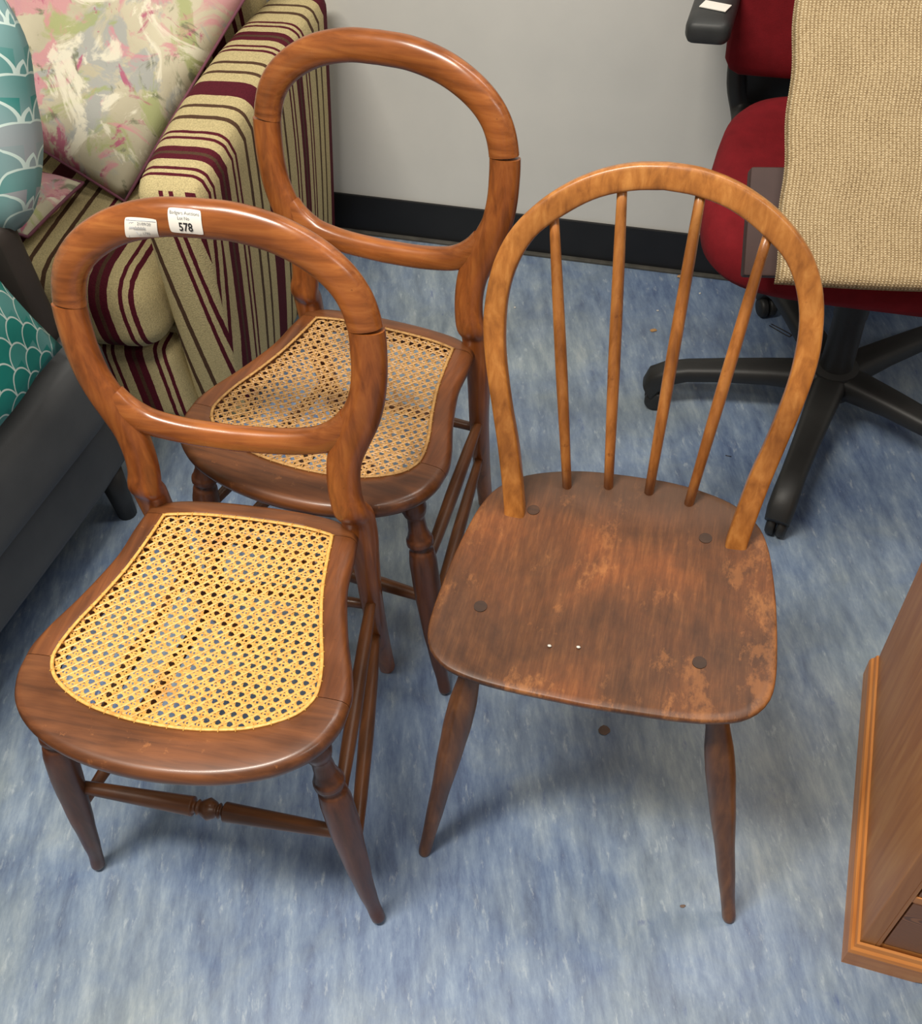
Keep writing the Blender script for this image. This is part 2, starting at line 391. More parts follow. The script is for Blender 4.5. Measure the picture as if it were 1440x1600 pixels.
# ================================================================= balloon back cane chair
def yb(z):            # leaning plane of the back
    return 0.057+0.22*(z-0.75)
DB = Vector((0, 1, -0.22)).normalized()
RIN = [(0, .812), (.04, .810), (.085, .800), (.118, .784), (.142, .763), (.156, .737), (.162, .70), (.1595, .664), (.149, .632), (.133, .605), (.108, .590), (.06, .581), (0, .579)]
ROUT = [(0, .860), (.05, .858), (.096, .847), (.138, .827), (.171, .802), (.192, .773), (.203, .74), (.2065, .70), (.204, .66), (.195, .623), (.178, .580), (.10, .543), (0, .537)]
def ringcentre():
    c = []
    for (a, b), (e, d) in zip(RIN, ROUT): c.append(((a+e)/2, (b+d)/2))
    return c
def bandst(pts, half_w, half_d, close=False):
    """stations in the back plane; pts list of (x, z)"""
    P = [Vector((x, yb(z), z)) for x, z in pts]; st = []
    for i, c in enumerate(P):
        t = (P[min(i+1, len(P)-1)]-P[max(i-1, 0)]).normalized(); a = t.cross(DB).normalized()
        hw = half_w[i] if isinstance(half_w, list) else half_w
        st.append((c, a*hw, DB*half_d))
    return st
SEAT_O = [(0, .002), (.06, .001), (.115, -.003), (.145, -.010), (.152, -.030), (.155, -.075), (.165, -.12), (.180, -.17), (.197, -.213), (.206, -.25), (.204, -.285), (.190, -.318), (.163, -.344), (.125, -.364), (.07, -.379), (0, -.385)]
SEAT_I = [(0, -.012), (.05, -.013), (.085, -.016), (.118, -.022), (.1225, -.060), (.131, -.112), (.1445, -.162), (.160, -.210), (.1665, -.247), (.163, -.266), (.150, -.284), (.125, -.300), (.095, -.312), (.06, -.319), (.03, -.3225), (0, -.3235)]
ZS = 0.432
def seat_section(i_, o_, back=False):
    """profile points from inner bottom over the top to outer bottom"""
    i_ = Vector((i_[0], i_[1], 0)); o_ = Vector((o_[0], o_[1], 0)); d = (o_-i_)
    L = d.length; d.normalize(); r = min(0.012, L*0.42); out = []
    zt, zb = ZS, ZS-0.027
    out += [i_+Vector((0, 0, zb)), i_+Vector((0, 0, zt-0.002)), i_+d*0.002+Vector((0, 0, zt))]
    for t in (0.35, 0.7): out.append(i_+d*((L-r)*t)+Vector((0, 0, zt+0.0006)))
    for k in range(0, 9):
        a = math.pi/2-math.pi*k/8*0.97
        out.append(o_-d*r+d*(r*math.cos(a))+Vector((0, 0, (zt+zb)/2+(zt-zb)/2*math.sin(a))))
    return out
def seat_piece(inn, outr, n, mirror=False, crest=0.0):
    a = resample(cr([(x, y, 0) for x, y in inn], 8), n); b = resample(cr([(x, y, 0) for x, y in outr], 8), n)
    bm = bmesh.new(); rings = []
    for p, q in zip(a, b):
        s = -1 if mirror else 1
        rings.append([bm.verts.new((v.x*s, v.y, v.z)) for v in seat_section(p, q)])
    m = len(rings[0])
    for i in range(n-1):
        for j in range(m):
            j2 = (j+1) % m; f = (rings[i][j], rings[i+1][j], rings[i+1][j2], rings[i][j2])
            bm.faces.new(f)
    bm.faces.new(rings[0]); bm.faces.new(rings[-1][::-1])
    bmesh.ops.recalc_face_normals(bm, faces=bm.faces)
    return bm
def halfline(P): return P+[(-x, y) for x, y in P[::-1][1:]]
def cane_outline():
    h = cr([(x, y, 0) for x, y in SEAT_I[3:]], 6); t = cr([(x, y, 0) for x, y in SEAT_I[:4]], 6)
    half = t+h[1:]
    full = half+[Vector((-p.x, p.y, 0)) for p in half[::-1][1:-1]]
    return full
def make_cane(parent, mat, sag, seed, broken=0.0):
    rnd = random.Random(seed)
    poly = cane_outline(); P = [(p.x, p.y) for p in poly]
    def clip(o, d):
        ts = []
        for i in range(len(P)):
            ax, ay = P[i]; bx, by = P[(i+1) % len(P)]; ex, ey = bx-ax, by-ay
            det = d[0]*(-ey)+d[1]*ex
            if abs(det) < 1e-12: continue
            rx, ry = ax-o[0], ay-o[1]
            t = (rx*(-ey)+ry*ex)/det; u = (d[0]*ry-d[1]*rx)/det
            if 0 <= u < 1: ts.append(t)
        ts.sort(); return [(ts[i], ts[i+1]) for i in range(0, len(ts)-1, 2)]
    def zsag(x, y):
        return -sag*max(0, 1-(x/0.16)**2)*max(0, 1-((y+0.17)/0.155)**2)
    bm = bmesh.new(); pt = 0.0142
    def strand(o, d, w, zoff, amp, phase, dx=0.0):
        for t0, t1 in clip(o, d):
            if t1-t0 < 0.006: continue
            k = max(3, int((t1-t0)/(pt*0.5))); prev = None; nx, ny = -d[1], d[0]
            jit = rnd.uniform(-1, 1)*0.0005*(1+broken*2.2); ph = rnd.uniform(0, 6)
            for i in range(k+1):
                t = t0+(t1-t0)*i/k; e = math.sin(math.pi*i/k)
                j = jit*e+math.sin(ph+t*40)*0.0007*broken*e
                x = o[0]+d[0]*t+nx*j; y = o[1]+d[1]*t+ny*j
                z = ZS-0.004+zsag(x, y)+zoff+amp*math.cos(math.pi*i+phase)
                hw = w/2
                cur = [bm.verts.new((x-nx*hw, y-ny*hw, z-0.0003)), bm.verts.new((x, y, z+0.0005)), bm.verts.new((x+nx*hw, y+ny*hw, z-0.0003)), bm.verts.new((x, y, z-0.0009))]
                if prev:
                    for q in range(4): bm.faces.new((prev[q], cur[q], cur[(q+1) % 4], prev[(q+1) % 4]))
                prev = cur
    a = 0.0023; wv = 0.0024
    for k in range(-13, 14):
        for s in (-a, a): strand((k*pt+s, 0.05), (0, -1), wv, 0.0, 0.0005, 0 if s > 0 else math.pi)
    for k in range(0, 25):
        for s in (-a, a): strand((-0.4, -0.020-k*pt*0.94+s), (1, 0), wv, 0.0005, 0.0005, 0 if s > 0 else math.pi)
    q = 1/math.sqrt(2)
    ty = 0.94; L = math.hypot(1, ty); dd = (1/L, -ty/L); de = (1/L, ty/L)
    for k in range(-45, 50):
        xx = (k+0.5)*pt
        strand((xx-0.6, -0.020+0.6*ty), dd, 0.0031, 0.0010, 0.0004, 0)
        strand((xx-0.6, -0.020-0.6*ty), de, 0.0031, 0.0016, 0.0004, 1)
    o = link('cane_weave', bm, mat, parent, False); o['kind'] = 'stuff'
    # binding cane laid along the holes, with the little loops that tie it
    bm = bmesh.new(); out = resample(poly, 220, True); st = []
    for i, c in enumerate(out):
        t = (out[(i+1) % 220]-out[i-1]).normalized(); nrm = Vector((-t.y, t.x, 0))
        st.append((Vector((c.x, c.y, ZS+0.0006)), nrm*0.0024, Vector((0, 0, 0.0014))))
    sweep(bm, st, 8, 2, True)
    for i in range(0, 220, 4):
        c = out[i]; t = (out[(i+1) % 220]-out[i-1]).normalized(); nrm = Vector((-t.y, t.x, 0))
        tube(bm, [c-nrm*0.0034+Vector((0, 0, ZS)), c+Vector((0, 0, ZS+0.0024)), c+nrm*0.0034+Vector((0, 0, ZS))], 0.0010, 5)
    link('cane_binding', bm, mat, parent)

FLEG = [(0.170, -.298, .408), (.176, -.303, .36), (.187, -.318, .27), (.196, -.333, .17), (.203, -.343, .09), (.2085, -.348, .04), (.214, -.353, 0.004)]
FPROF = smoothprof([(0, .0135), (.03, .0175), (.055, .0185), (.075, .0165), (.10, .0125), (.15, .0135), (.18, .0165), (.195, .0195), (.212, .0195), (.222, .0150), (.235, .0150), (.25, .0185), (.30, .0205), (.42, .0205), (.6, .0172), (.8, .0125), (.92, .0098), (.965, .0100), (.99, .0098), (1.0, .007)], 3)
def make_balloon_chair(label, loc, rz, canemat, sag, seed, broken, tones):
    t = thing('balloon_back_chair', label, 'chair', loc, rz, 'old balloon back cane chairs')
    zs_, xs_, seatm, sidem, legm, railm = tones
    cen = ringcentre()
    # crest: joint left - over the top - joint right
    zj = .722
    top = cr([(x, z, 0) for x, z in cen[:8]], 10)
    half = [(p.x, p.y) for p in top if p.y > zj]
    full = [(-x, z) for x, z in half[::-1]]+half[1:]
    hw = [0.0208+0.0012*math.cos(math.pi*x/0.37) for x, z in full]
    bm = bmesh.new(); sweep(bm, bandst(full, hw, 0.0150), 20, 2.2); link('crest_rail', bm, xs_, t, True, 0.9)
    # stiles: ring side, waist, knee, rear leg - one piece each
    SP = [(.1836, .7215, .0214, .0150, None), (.1842, .70, .0215, .0150, None), (.1828, .665, .0215, .0150, None), (.1770, .632, .0222, .0150, None), (.1670, .605, .0240, .0150, None), (.154, .577, .0240, .0150, None),
          (.1435, .550, .0225, .0150, None), (.1385, .520, .0215, .0150, None), (.1385, .490, .0215, .0155, None), (.1425, .468, .0225, .0165, None), (.1455, .450, .0232, .0172, .004), (.1465, .425, .0225, .0180, .006), (.1465, .395, .0210, .0185, .007),
          (.1455, .35, .0180, .0195, .006), (.142, .28, .0160, .0180, .006), (.137, .20, .0150, .0170, .014), (.131, .12, .0140, .0155, .028), (.126, .05, .0130, .0145, .042), (.1225, .0, .0125, .0135, .052)]
    for s in (1, -1):
        ctl = [Vector((s*x, (yb(z) if y is None else y), z)) for x, z, a, b, y in SP]
        wid = [Vector((a, b, 0)) for _, _, a, b, _ in SP]
        C = cr(ctl, 4); Wd = cr(wid, 4); st = []
        for i, c in enumerate(C):
            tg = (C[min(i+1, len(C)-1)]-C[max(i-1, 0)]).normalized(); a = Vector((0, 1, 0)).cross(tg); a.normalize(); b = tg.cross(a).normalized()
            st.append((c, a*Wd[i].x, b*Wd[i].y))
        bm = bmesh.new(); sweep(bm, st, 20, 2.3); 
        for v in bm.verts: v.co.z = max(v.co.z, 0.0)
        link('stile', bm, zs_, t, True, 0.9)
    # lower rail of the balloon
    lo = cr([(x, z, 0) for x, z in [(.158, .600), (.146, .588), (.128, .576), (.105, .567), (.06, .5605), (0, .558)]], 6)
    half = [(p.x, p.y) for p in lo]
    full = [(-x, z) for x, z in half]+[(x, z) for x, z in half[::-1][1:]]
    hw = [0.0172+0.004*(abs(x)/0.158)**4 for x, z in full]
    bm = bmesh.new(); sweep(bm, bandst(full, hw, 0.0140), 20, 2.2); link('lower_rail', bm, xs_, t, True, 0.9)
    # seat frame: front rail, side rails, back rail
    fi = [(.1650, -.258), (.163, -.266), (.150, -.284), (.125, -.300), (.095, -.312), (.06, -.319), (.03, -.3225), (0, -.3235)]
    fo = [(.206, -.259), (.204, -.285), (.190, -.318), (.163, -.344), (.125, -.364), (.07, -.379), (0, -.385)]
    sym = lambda P: P+[(-x, y) for x, y in P[::-1][1:]]
    link('front_seat_rail', seat_piece(sym(fi), sym(fo), 61), seatm, t, True, 0.8)
    si = [(.118, -.022), (.1225, -.060), (.131, -.112), (.1445, -.162), (.160, -.210), (.1665, -.245), (.1652, -.2572)]
    so = [(.150, -.022), (.154, -.050), (.157, -.09), (.1655, -.125), (.180, -.17), (.197, -.213), (.2055, -.243), (.206, -.2582)]
    for mir in (False, True): link('side_seat_rail', seat_piece(si, so, 31, mir), sidem, t, True, 0.8)
    bi = [(.1185, -.0215), (.085, -.016), (.05, -.013), (0, -.012)]
    bo = [(.150, -.021), (.146, -.008), (.115, .008), (.06, .016), (0, .018)]
    link('back_seat_rail', seat_piece(sym(bi), sym(bo), 31), seatm, t, True, 0.8)
    make_cane(t, canemat, sag, seed, broken)
    # turned front legs
    for s in (1, -1):
        bm = bmesh.new(); lathe_path(bm, [(s*x, y, z) for x, y, z in FLEG], FPROF, 20)
        for v in bm.verts: v.co.z = max(v.co.z, 0.0)
        link('front_leg', bm, legm, t)
    # stretchers
    bm = bmesh.new()
    lathe_path(bm, [(-.186, -.320, .205), (0, -.320, .205), (.186, -.320, .205)],
        smoothprof([(0, .0085), (.08, .0095), (.40, .0128), (.432, .0132), (.440, .0132), (.444, .0080), (.452, .0065), (.460, .0105), (.468, .0080), (.476, .0110), (.5, .0150), (.524, .0110), (.532, .0080), (.540, .0105), (.548, .0065), (.556, .0080), (.560, .0132), (.568, .0132), (.60, .0128), (.92, .0095), (1, .0085)], 2), 18)
    link('front_stretcher', bm, railm, t)
    for s in (1, -1):
        for z0, z1 in ((.265, .265), (.160, .165)):
            bm = bmesh.new(); xa = .185 if z0 > .2 else .195; xb = .142 if z0 > .2 else .135; ya = -.318 if z0 > .2 else -.331
            lathe_path(bm, [(s*xa, ya, z0), (s*(xa+xb)/2, (ya+.01)/2, (z0+z1)/2), (s*xb, .01, z1)], smoothprof([(0, .0075), (.3, .0100), (.5, .0108), (.7, .0100), (1, .0075)], 4), 14)
            link('side_stretcher', bm, M_['bw_rail_y'], t)
    bm = bmesh.new(); lathe_path(bm, [(-.14, .008, .24), (0, .008, .24), (.14, .008, .24)], smoothprof([(0, .0075), (.5, .0100), (1, .0075)], 5), 14)
    link('back_stretcher', bm, railm, t)
    return t
tonesA = (M_['bw_z'], M_['bw_x'], M_['bw_seat'], M_['bw_side'], M_['bw_leg'], M_['bw_rail'])
chairA = make_balloon_chair('front balloon back chair with bright yellow cane seat and white stickers on its rail', (-.2775, .9248, 0), -.2713, M_['cane'], 0.004, 3, 0.25, tonesA)
chairB = make_balloon_chair('rear balloon back chair with dull worn cane seat, in front of the grey wall', (-.0851, 1.2944, 0), -.4642, M_['cane_old'], 0.010, 5, 1.0, tonesA)

# ---- stickers on chair A's crest
def crest_map(x0, z_off):
    """point on the front face of the crest at lateral x0 and height offset across the band"""
    cen = ringcentre(); P = resample(cr([(x, z, 0) for x, z in cen[:7]], 10), 120)
    s = abs(x0); i = min(range(120), key=lambda k: abs(P[k].x-s)); zc = P[i].y
    j = min(118, max(1, i)); tx = P[j+1]-P[j-1]; tx.normalize(); sl = tx.y/max(1e-6, tx.x)*(1 if x0 >= 0 else -1)
    zc += sl*(x0-math.copysign(P[i].x, x0))
    hw = 0.0208+0.0012*math.cos(math.pi*x0/0.37)
    v = max(-0.97, min(0.97, z_off/hw)); dep = 0.0150*(1-abs(v)**2.2)**(1/2.2)
    p = Vector((x0, yb(zc), zc)); u = Vector((0, 0.22, 1)).normalized()
    return p+u*(v*hw)-DB*(dep+0.0006)
def label_patch(parent, name, cx, cz, wd, ht, rot, texts, tilt=0.0):
    def mp(u, v, lift=0.0):
        c, s = math.cos(rot), math.sin(rot)
        return crest_map(cx+u*c-v*s, cz+u*s+v*c)-DB*lift
    bm = bmesh.new(); nx, ny = 14, 10; g = []
    for j in range(ny+1):
        row = []
        for i in range(nx+1):
            a, b = i/nx*2-1, j/ny*2-1
            k = 1-0.05*(abs(a)*abs(b))**6
            row.append(bm.verts.new(mp(a*wd/2*k, b*ht/2*k)))
        g.append(row)
    for j in range(ny):
        for i in range(nx): bm.faces.new((g[j][i], g[j][i+1], g[j+1][i+1], g[j+1][i]))
    bmesh.ops.recalc_face_normals(bm, faces=bm.faces)
    if sum(f.normal.y for f in bm.faces) > 0: bmesh.ops.reverse_faces(bm, faces=bm.faces)
    r = bmesh.ops.extrude_face_region(bm, geom=list(bm.faces))
    for e in r['geom']:
        if isinstance(e, bmesh.types.BMVert): e.co = e.co+DB*(-0.0002)
    o = link(name, bm, M_['paper'], parent, True, 0.9)
    o['label'] = 'white printed paper sticker'
    for txt, u, v, size, mat, ty in texts:
        cu = bpy.data.curves.new('t', 'FONT'); cu.body = txt; cu.size = size; cu.align_x = 'CENTER'; cu.align_y = 'CENTER'; cu.resolution_u = 3
        cu.offset = 0.00025 if size > .01 else 0.0
        to = bpy.data.objects.new('t', cu); COL.objects.link(to)
        dg = bpy.context.evaluated_depsgraph_get(); me = bpy.data.meshes.new_from_object(to.evaluated_get(dg))
        bpy.data.objects.remove(to); b2 = bmesh.new(); b2.from_mesh(me)
        bmesh.ops.subdivide_edges(b2, edges=[e for e in b2.edges if e.calc_length() > 0.002], cuts=2)
        for vtx in b2.verts: vtx.co = mp(u+vtx.co.x*ty, v+vtx.co.y, 0.0007)
        link('printed_text', b2, mat, o, False)
    return o, mp
lab, mp = label_patch(chairA, 'lot_sticker', -0.0065, 0.0012, .0385, .0275, -0.03, [
    ('Badgers Auctions', 0, .0096, .0050, M_['ink_grey'], 0.98), ('Lot No', -.0015, .0040, .0052, M_['ink_grey'], 0.9), ('578', .0, -.0062, .0136, M_['ink'], 0.80)])
lab2, mp2 = label_patch(chairA, 'date_sticker', -0.0605, -0.0050, .0390, .0235, -0.19, [
    ('21/09/20', .004, .0052, .0046, M_['ink_grey'], 1.0), ('1790', .006, -.0062, .0046, M_['ink_grey'], 1.0)])
bm = bmesh.new(); rs = random.Random(4)
def scrib(pts, r=0.00018): tube(bm, [mp2(a, b, 0.0007) for a, b in pts], r, 4)
scrib([(-.0150, -.011), (-.0148, .0105)]); scrib([(-.018, .0092), (.018, .0092)])
for x in range(9): scrib([(-.008+x*.0016, -.002), (-.0075+x*.0016, .0022*(1 if x % 2 else .6)), (-.0068+x*.0016, -.0018)])
for x in range(4): scrib([(-.0138+x*.0014, .0055+(.0012 if x % 2 else 0)), (-.0128+x*.0014, .0068)]); scrib([(-.0138+x*.0015, -.001), (-.0130+x*.0015, .0018)])
scrib([(-.006, -.0035), (-.0045, -.0055), (-.003, -.008), (-.0015, -.006)])
link('handwriting', bm, M_['ink_blue'], lab2)

# ================================================================= stick back windsor chair
tC = thing('stick_back_chair', 'hoop back wooden chair with four spindles and a solid worn seat', 'chair', (.2167, .8893, 0), -.3107)
WO = [(.004, .043), (.055, .041), (.1, .032), (.14, .016), (.17, -.011), (.185, -.045), (.193, -.085), (.199, -.13), (.203, -.185), (.204, -.235), (.198, -.268), (.180, -.291), (.152, -.304), (.1, -.312), (0, -.316)]
def windsor_seat():
    half = cr([(x, y, 0) for x, y in WO], 6); O = half+[Vector((-p.x, p.y, 0)) for p in half[::-1][1:]]
    O = resample(O, 120, True); c = Vector((0, -.14, 0)); zt, zb = .432, .411
    bm = bmesh.new(); rings = []
    def ring(f, z, dish=False, inset=0.0):
        r = []
        for p in O:
            d = (p-c); q = c+d*f-d.normalized()*inset
            zz = z
            if dish:
                fr = (q-c).length/d.length; back = max(0, min(1, (q.y+.02)/.03)); zz = z-0.005*max(0, 1-fr**3)*(1-back)
            r.append(bm.verts.new((q.x, q.y, zz)))
        rings.append(r)
    ring(.55, zb); ring(.85, zb, inset=.0); ring(1, zb+.001, inset=.018); ring(1, zb+.006, inset=.006); ring(1, zb+.012, inset=.001); ring(1, zb+.0165)
    ring(1, zt-.0015, inset=.0008); ring(1, zt, True, .003)
    for f in (.94, .88, .8, .7, .6, .5, .4, .3, .2, .1): ring(f, zt, True)
    for a, b in zip(rings, rings[1:]):
        for j in range(120): bm.faces.new((a[j], a[(j+1) % 120], b[(j+1) % 120], b[j]))
    bm.faces.new(rings[0][::-1]); bm.faces.new(rings[-1]); bmesh.ops.recalc_face_normals(bm, faces=bm.faces)
    return bm
link('seat', windsor_seat(), M_['elm'], tC, True, 0.8)
TL = .389
def yh(z): return -.046+TL*(z-.43)
DH = Vector((0, 1, -TL)).normalized()
HO = [(.1595, .418), (.1610, .44), (.1715, .507), (.182, .56), (.193, .615), (.1985, .66), (.197, .695), (.190, .732), (.175, .765), (.152, .792), (.12, .817), (.082, .836), (.042, .847), (.004, .850)]
HI = [(.1325, .418), (.1340, .44), (.1455, .512), (.158, .565), (.1685, .62), (.172, .66), (.170, .70), (.160, .735), (.142, .765), (.114, .788), (.078, .809), (.04, .820), (.004, .8235)]
def hoop_curves():
    o = resample(cr([(x, z, 0) for x, z in HO], 8), 60); i = resample(cr([(x, z, 0) for x, z in HI], 8), 60)
    return o, i
ho, hi = hoop_curves(); st = []
seq = [(-1, k) for k in range(60)]+[(1, k) for k in range(58, -1, -1)]
for s, k in seq:
    o_, i_ = ho[k], hi[k]
    O3 = Vector((s*(o_.x-.004)+.004, yh(o_.y), o_.y)); I3 = Vector((s*(i_.x-.004)+.004, yh(i_.y), i_.y))
    st.append(((O3+I3)/2, (O3-I3)/2, DH*.0105))
bm = bmesh.new(); sweep(bm, st, 24, 5.0); link('hoop', bm, M_['hoop'], tC, True, 0.7)
for (x0, y0), (x1, z1) in zip([(-.078, .006), (-.0245, .015), (.0285, .015), (.081, .006)], [(-.1155, .790), (-.042, .826), (.0435, .826), (.1205, .787)]):
    a = Vector((x0, y0, .424)); b = Vector((x1, yh(z1), z1)); bm = bmesh.new()
    tube(bm, [a.lerp(b, q) for q in (0, .15, .3, .45, .6, .8, .93, 1)], [.0062, .0066, .0072, .0076, .0074, .0068, .0060, .0055], 14)
    link('spindle', bm, M_['stick'], tC)
for s in (-1, 1):
    for top, foot in (((.140, -.262, .420), (.2175, -.354, 0)), ((.118, .000, .420), (.182, .085, 0))):
        a = Vector((s*top[0], top[1], top[2])); b = Vector((s*foot[0], foot[1], foot[2])); bm = bmesh.new()
        lathe_path(bm, [a, a.lerp(b, .5), b], smoothprof([(0, .0115), (.10, .0135), (.24, .0178), (.32, .0182), (.42, .0168), (.7, .0122), (.94, .0092), (.985, .0092), (1, .0082)], 4), 18)
        for v in bm.verts: v.co.z = max(0, v.co.z)
        link('leg', bm, M_['wleg'], tC)
for px, py in ((-.115, -.040), (.108, -.045), (-.148, -.205), (.118, -.232)):
    bm = bmesh.new(); f_ = math.hypot(px/.2, (py+.14)/.18)
    bmesh.ops.create_cone(bm, cap_ends=True, segments=24, radius1=.0085, radius2=.0082, depth=.006)
    for v in bm.verts: v.co += Vector((px, py, .432-.005*max(0, 1-min(1, f_)**3)-.0028))
    link('peg_end', bm, M_['peg'], tC, False)
for px, py in ((-.055, -.245), (-.0215, -.240)):
    bm = bmesh.new(); bmesh.ops.create_icosphere(bm, subdivisions=1, radius=.0026)
    for v in bm.verts: v.co = Vector((px+v.co.x*1.1, py+v.co.y*.8, .4305+v.co.z*.35))
    link('paint_fleck', bm, M_['white_bit'], tC)

# ================================================================= striped sofa
def uvbox(o, fn):
    me = o.data; uvl = me.uv_layers.new(name='UVMap')
    for p in me.polygons:
        for li in p.loop_indices:
            uvl.data[li].uv = fn(me.vertices[me.loops[li].vertex_index].co, p.normal)
PER = 0.40
SPH = 0.27
sofa = thing('striped_sofa', 'maroon, brown and cream striped sofa with cushions, against the back wall', 'sofa', (-.359, 1.447, 0), -SPH)
def softbox(x0, x1, y0, y1, z0, z1, r, n=10, bulge=(0, 0, 0)):
    bm = bmesh.new(); bmesh.ops.create_cube(bm, size=2.0)
    bmesh.ops.subdivide_edges(bm, edges=list(bm.edges), cuts=n, use_grid_fill=True)
    hx, hy, hz = (x1-x0)/2, (y1-y0)/2, (z1-z0)/2; c = Vector(((x0+x1)/2, (y0+y1)/2, (z0+z1)/2)); h = Vector((hx, hy, hz))
    def warp(t, hh):   # concentrate divisions near the edges
        return math.copysign(abs(t)**0.6, t)*hh
    for v in bm.verts:
        t = v.co.copy(); p = Vector((warp(t.x, hx), warp(t.y, hy), warp(t.z, hz)))
        rr = min(r, hx*.98, hy*.98, hz*.98)
        inner = Vector([max(-(h[i]-rr), min(h[i]-rr, p[i])) for i in range(3)]); d = p-inner
        if d.length > 1e-9: p = inner+d.normalized()*rr
        for i in range(3):
            if bulge[i]:
                j, k = (i+1) % 3, (i+2) % 3
                p[i] += math.copysign(1, p[i])*bulge[i]*(1-(p[j]/h[j])**2)*(1-(p[k]/h[k])**2)*min(1, abs(p[i])/h[i])
        v.co = c+p
    return bm
def suv(mode, off=0.0):
    def f(co, n):
        if mode == 'y': s = co.y
        elif mode == 'x': s = co.x
        elif mode == 'arm':
            s = co.x*1.0+0.11 if (n.y < -0.72) else co.y
        elif mode == 'seat': s = co.x
        return ((s+off)/PER, 0)
    return f
# arm: body leaning slightly, rounded top
def arm_bm():
    bm = softbox(-.118, 0, 0, .735, .015, .60, .030, 12, (0.010, 0.004, 0.012))
    for v in bm.verts:
        k = 1-v.co.z/.60; v.co.x -= k*.075
        if v.co.x < -.06-k*.075: v.co.x -= .030*math.sin(math.pi*min(1, max(0, v.co.y)/.735))*(1-k)
        v.co.y += k*.085*max(0, 1-max(0, v.co.y)/.5)
    return bm
o = link('arm', arm_bm(), M_['stripe'], sofa); uvbox(o, suv('arm', .10))
o = link('far_arm', softbox(-1.97, -1.85, 0, .735, .015, .60, .04, 8), M_['stripe'], sofa); uvbox(o, suv('arm', .10))
o = link('seat_base', softbox(-1.84, -.165, .09, .70, .03, .25, .02, 8), M_['stripe'], sofa); uvbox(o, suv('x', .06))
for a, b in ((-1.00, -.158), (-1.84, -1.005)):
    o = link('seat_cushion', softbox(a, b, -.005, .60, .240, .405, .060, 12, (0, .010, .012)), M_['stripe'], sofa); uvbox(o, suv('x', .05))
o = link('front_rail', softbox(-1.84, -.172, .035, .14, .03, .235, .035, 10), M_['stripe'], sofa); uvbox(o, suv('x', .05))
o = link('backrest', softbox(-1.85, -.125, .63, .735, .24, .72, .05, 10), M_['stripe'], sofa); uvbox(o, suv('x', .02))

# ================================================================= cushions
def pillow(w_, h_, t_, n=26, puff=0.45, pinch=0.075, seed=0):
    rnd = random.Random(seed); bm = bmesh.new(); G = {}
    ph = [rnd.uniform(0, 6) for _ in range(6)]
    for side in (1, -1):
        for j in range(n+1):
            for i in range(n+1):
                a, b = i/n*2-1, j/n*2-1; edge = i in (0, n) or j in (0, n)
                if side == -1 and edge: G[(side, i, j)] = G[(1, i, j)]; continue
                th = (max(0, 1-a*a)*max(0, 1-b*b))**puff
                x = a*w_/2*(1-0.07*(1-abs(a))*0-0.06*(1-b*b)*0); 
                pin = 1-pinch*(1-b*b) if pinch >= 0 else 1-abs(pinch)*b**4; pin2 = 1-pinch*(1-a*a) if pinch >= 0 else 1-abs(pinch)*a**4
                x = a*w_/2*(pin if abs(a) > .0 else 1); y = b*h_/2*pin2
                wr = (math.sin(a*7+ph[0]+b*3)*math.sin(b*6+ph[1]))*.004*(1 if not edge else 0)
                G[(side, i, j)] = bm.verts.new((x, side*(t_/2*th+wr), y))
    uvl = bm.loops.layers.uv.new('UVMap')
    for side in (1, -1):
        for j in range(n):
            for i in range(n):
                q = [G[(side, i, j)], G[(side, i+1, j)], G[(side, i+1, j+1)], G[(side, i, j+1)]]; uvq = [(i, j), (i+1, j), (i+1, j+1), (i, j+1)]
                if side == 1: q = q[::-1]; uvq = uvq[::-1]
                f = bm.faces.new(q)
                for l, (a, b) in zip(f.loops, uvq): l[uvl].uv = (a/n*w_, b/n*h_)
    return bm
def place(o, loc, eul):
    o.location = loc; o.rotation_euler = eul; return o
def cushion(name, label, mat, w_, h_, t_, loc, eul, seed=0, piping=None, puff=.45, pinch=.075):
    t = thing(name, label, 'cushion', loc)
    if len(eul) == 2:   # (width direction, up direction)
        X = Vector(eul[0]).normalized(); U = Vector(eul[1]); U = (U-X*U.dot(X)).normalized(); N = U.cross(X)
        m = Matrix((X, N, U)).transposed().to_4x4(); m.translation = Vector(loc); t.matrix_world = m
    else: t.rotation_euler = eul
    link('cover', pillow(w_, h_, t_, 26, puff, pinch, seed), mat, t)
    if piping:
        pts = []
        for k in range(80):
            s = k/80*4; e = int(s); f = (s-e)*2-1
            a, b = [(f, -1), (1, f), (-f, 1), (-1, -f)][e]
            pts.append(Vector((a*w_/2*(1-pinch*(1-b*b)), 0, b*h_/2*(1-pinch*(1-a*a)))))
        st = []
        for i, c in enumerate(pts):
            tg = (pts[(i+1) % 80]-pts[i-1]).normalized(); st.append((c, Vector((0, 1, 0))*.003, tg.cross(Vector((0, 1, 0))).normalized()*.003))
        bm = bmesh.new(); sweep(bm, st, 8, 2, True); link('piping', bm, piping, t)
    return t
FX, FU = Vector((.79, -.44, -.39)).normalized(), Vector((.595, .585, .55)).normalized()
fc = Vector((-.575, 1.762, .430))-FX*.245+FU*.245
cushion('floral_cushion', 'large square pastel floral cushion leaning inside the striped sofa', M_['floral'], .52, .52, .15, fc, (FX, FU), 2, M_['floral_pipe'], .45, .01)
cushion('floral_cushion', 'small flat floral cushion with plum piping, lying under the large floral cushion', M_['floral'], .24, .16, .05, (-.785, 1.755, .444), ((.85, -.5, 0.0), (.5, .85, .10)), 5, M_['floral_pipe'], .45, .02)

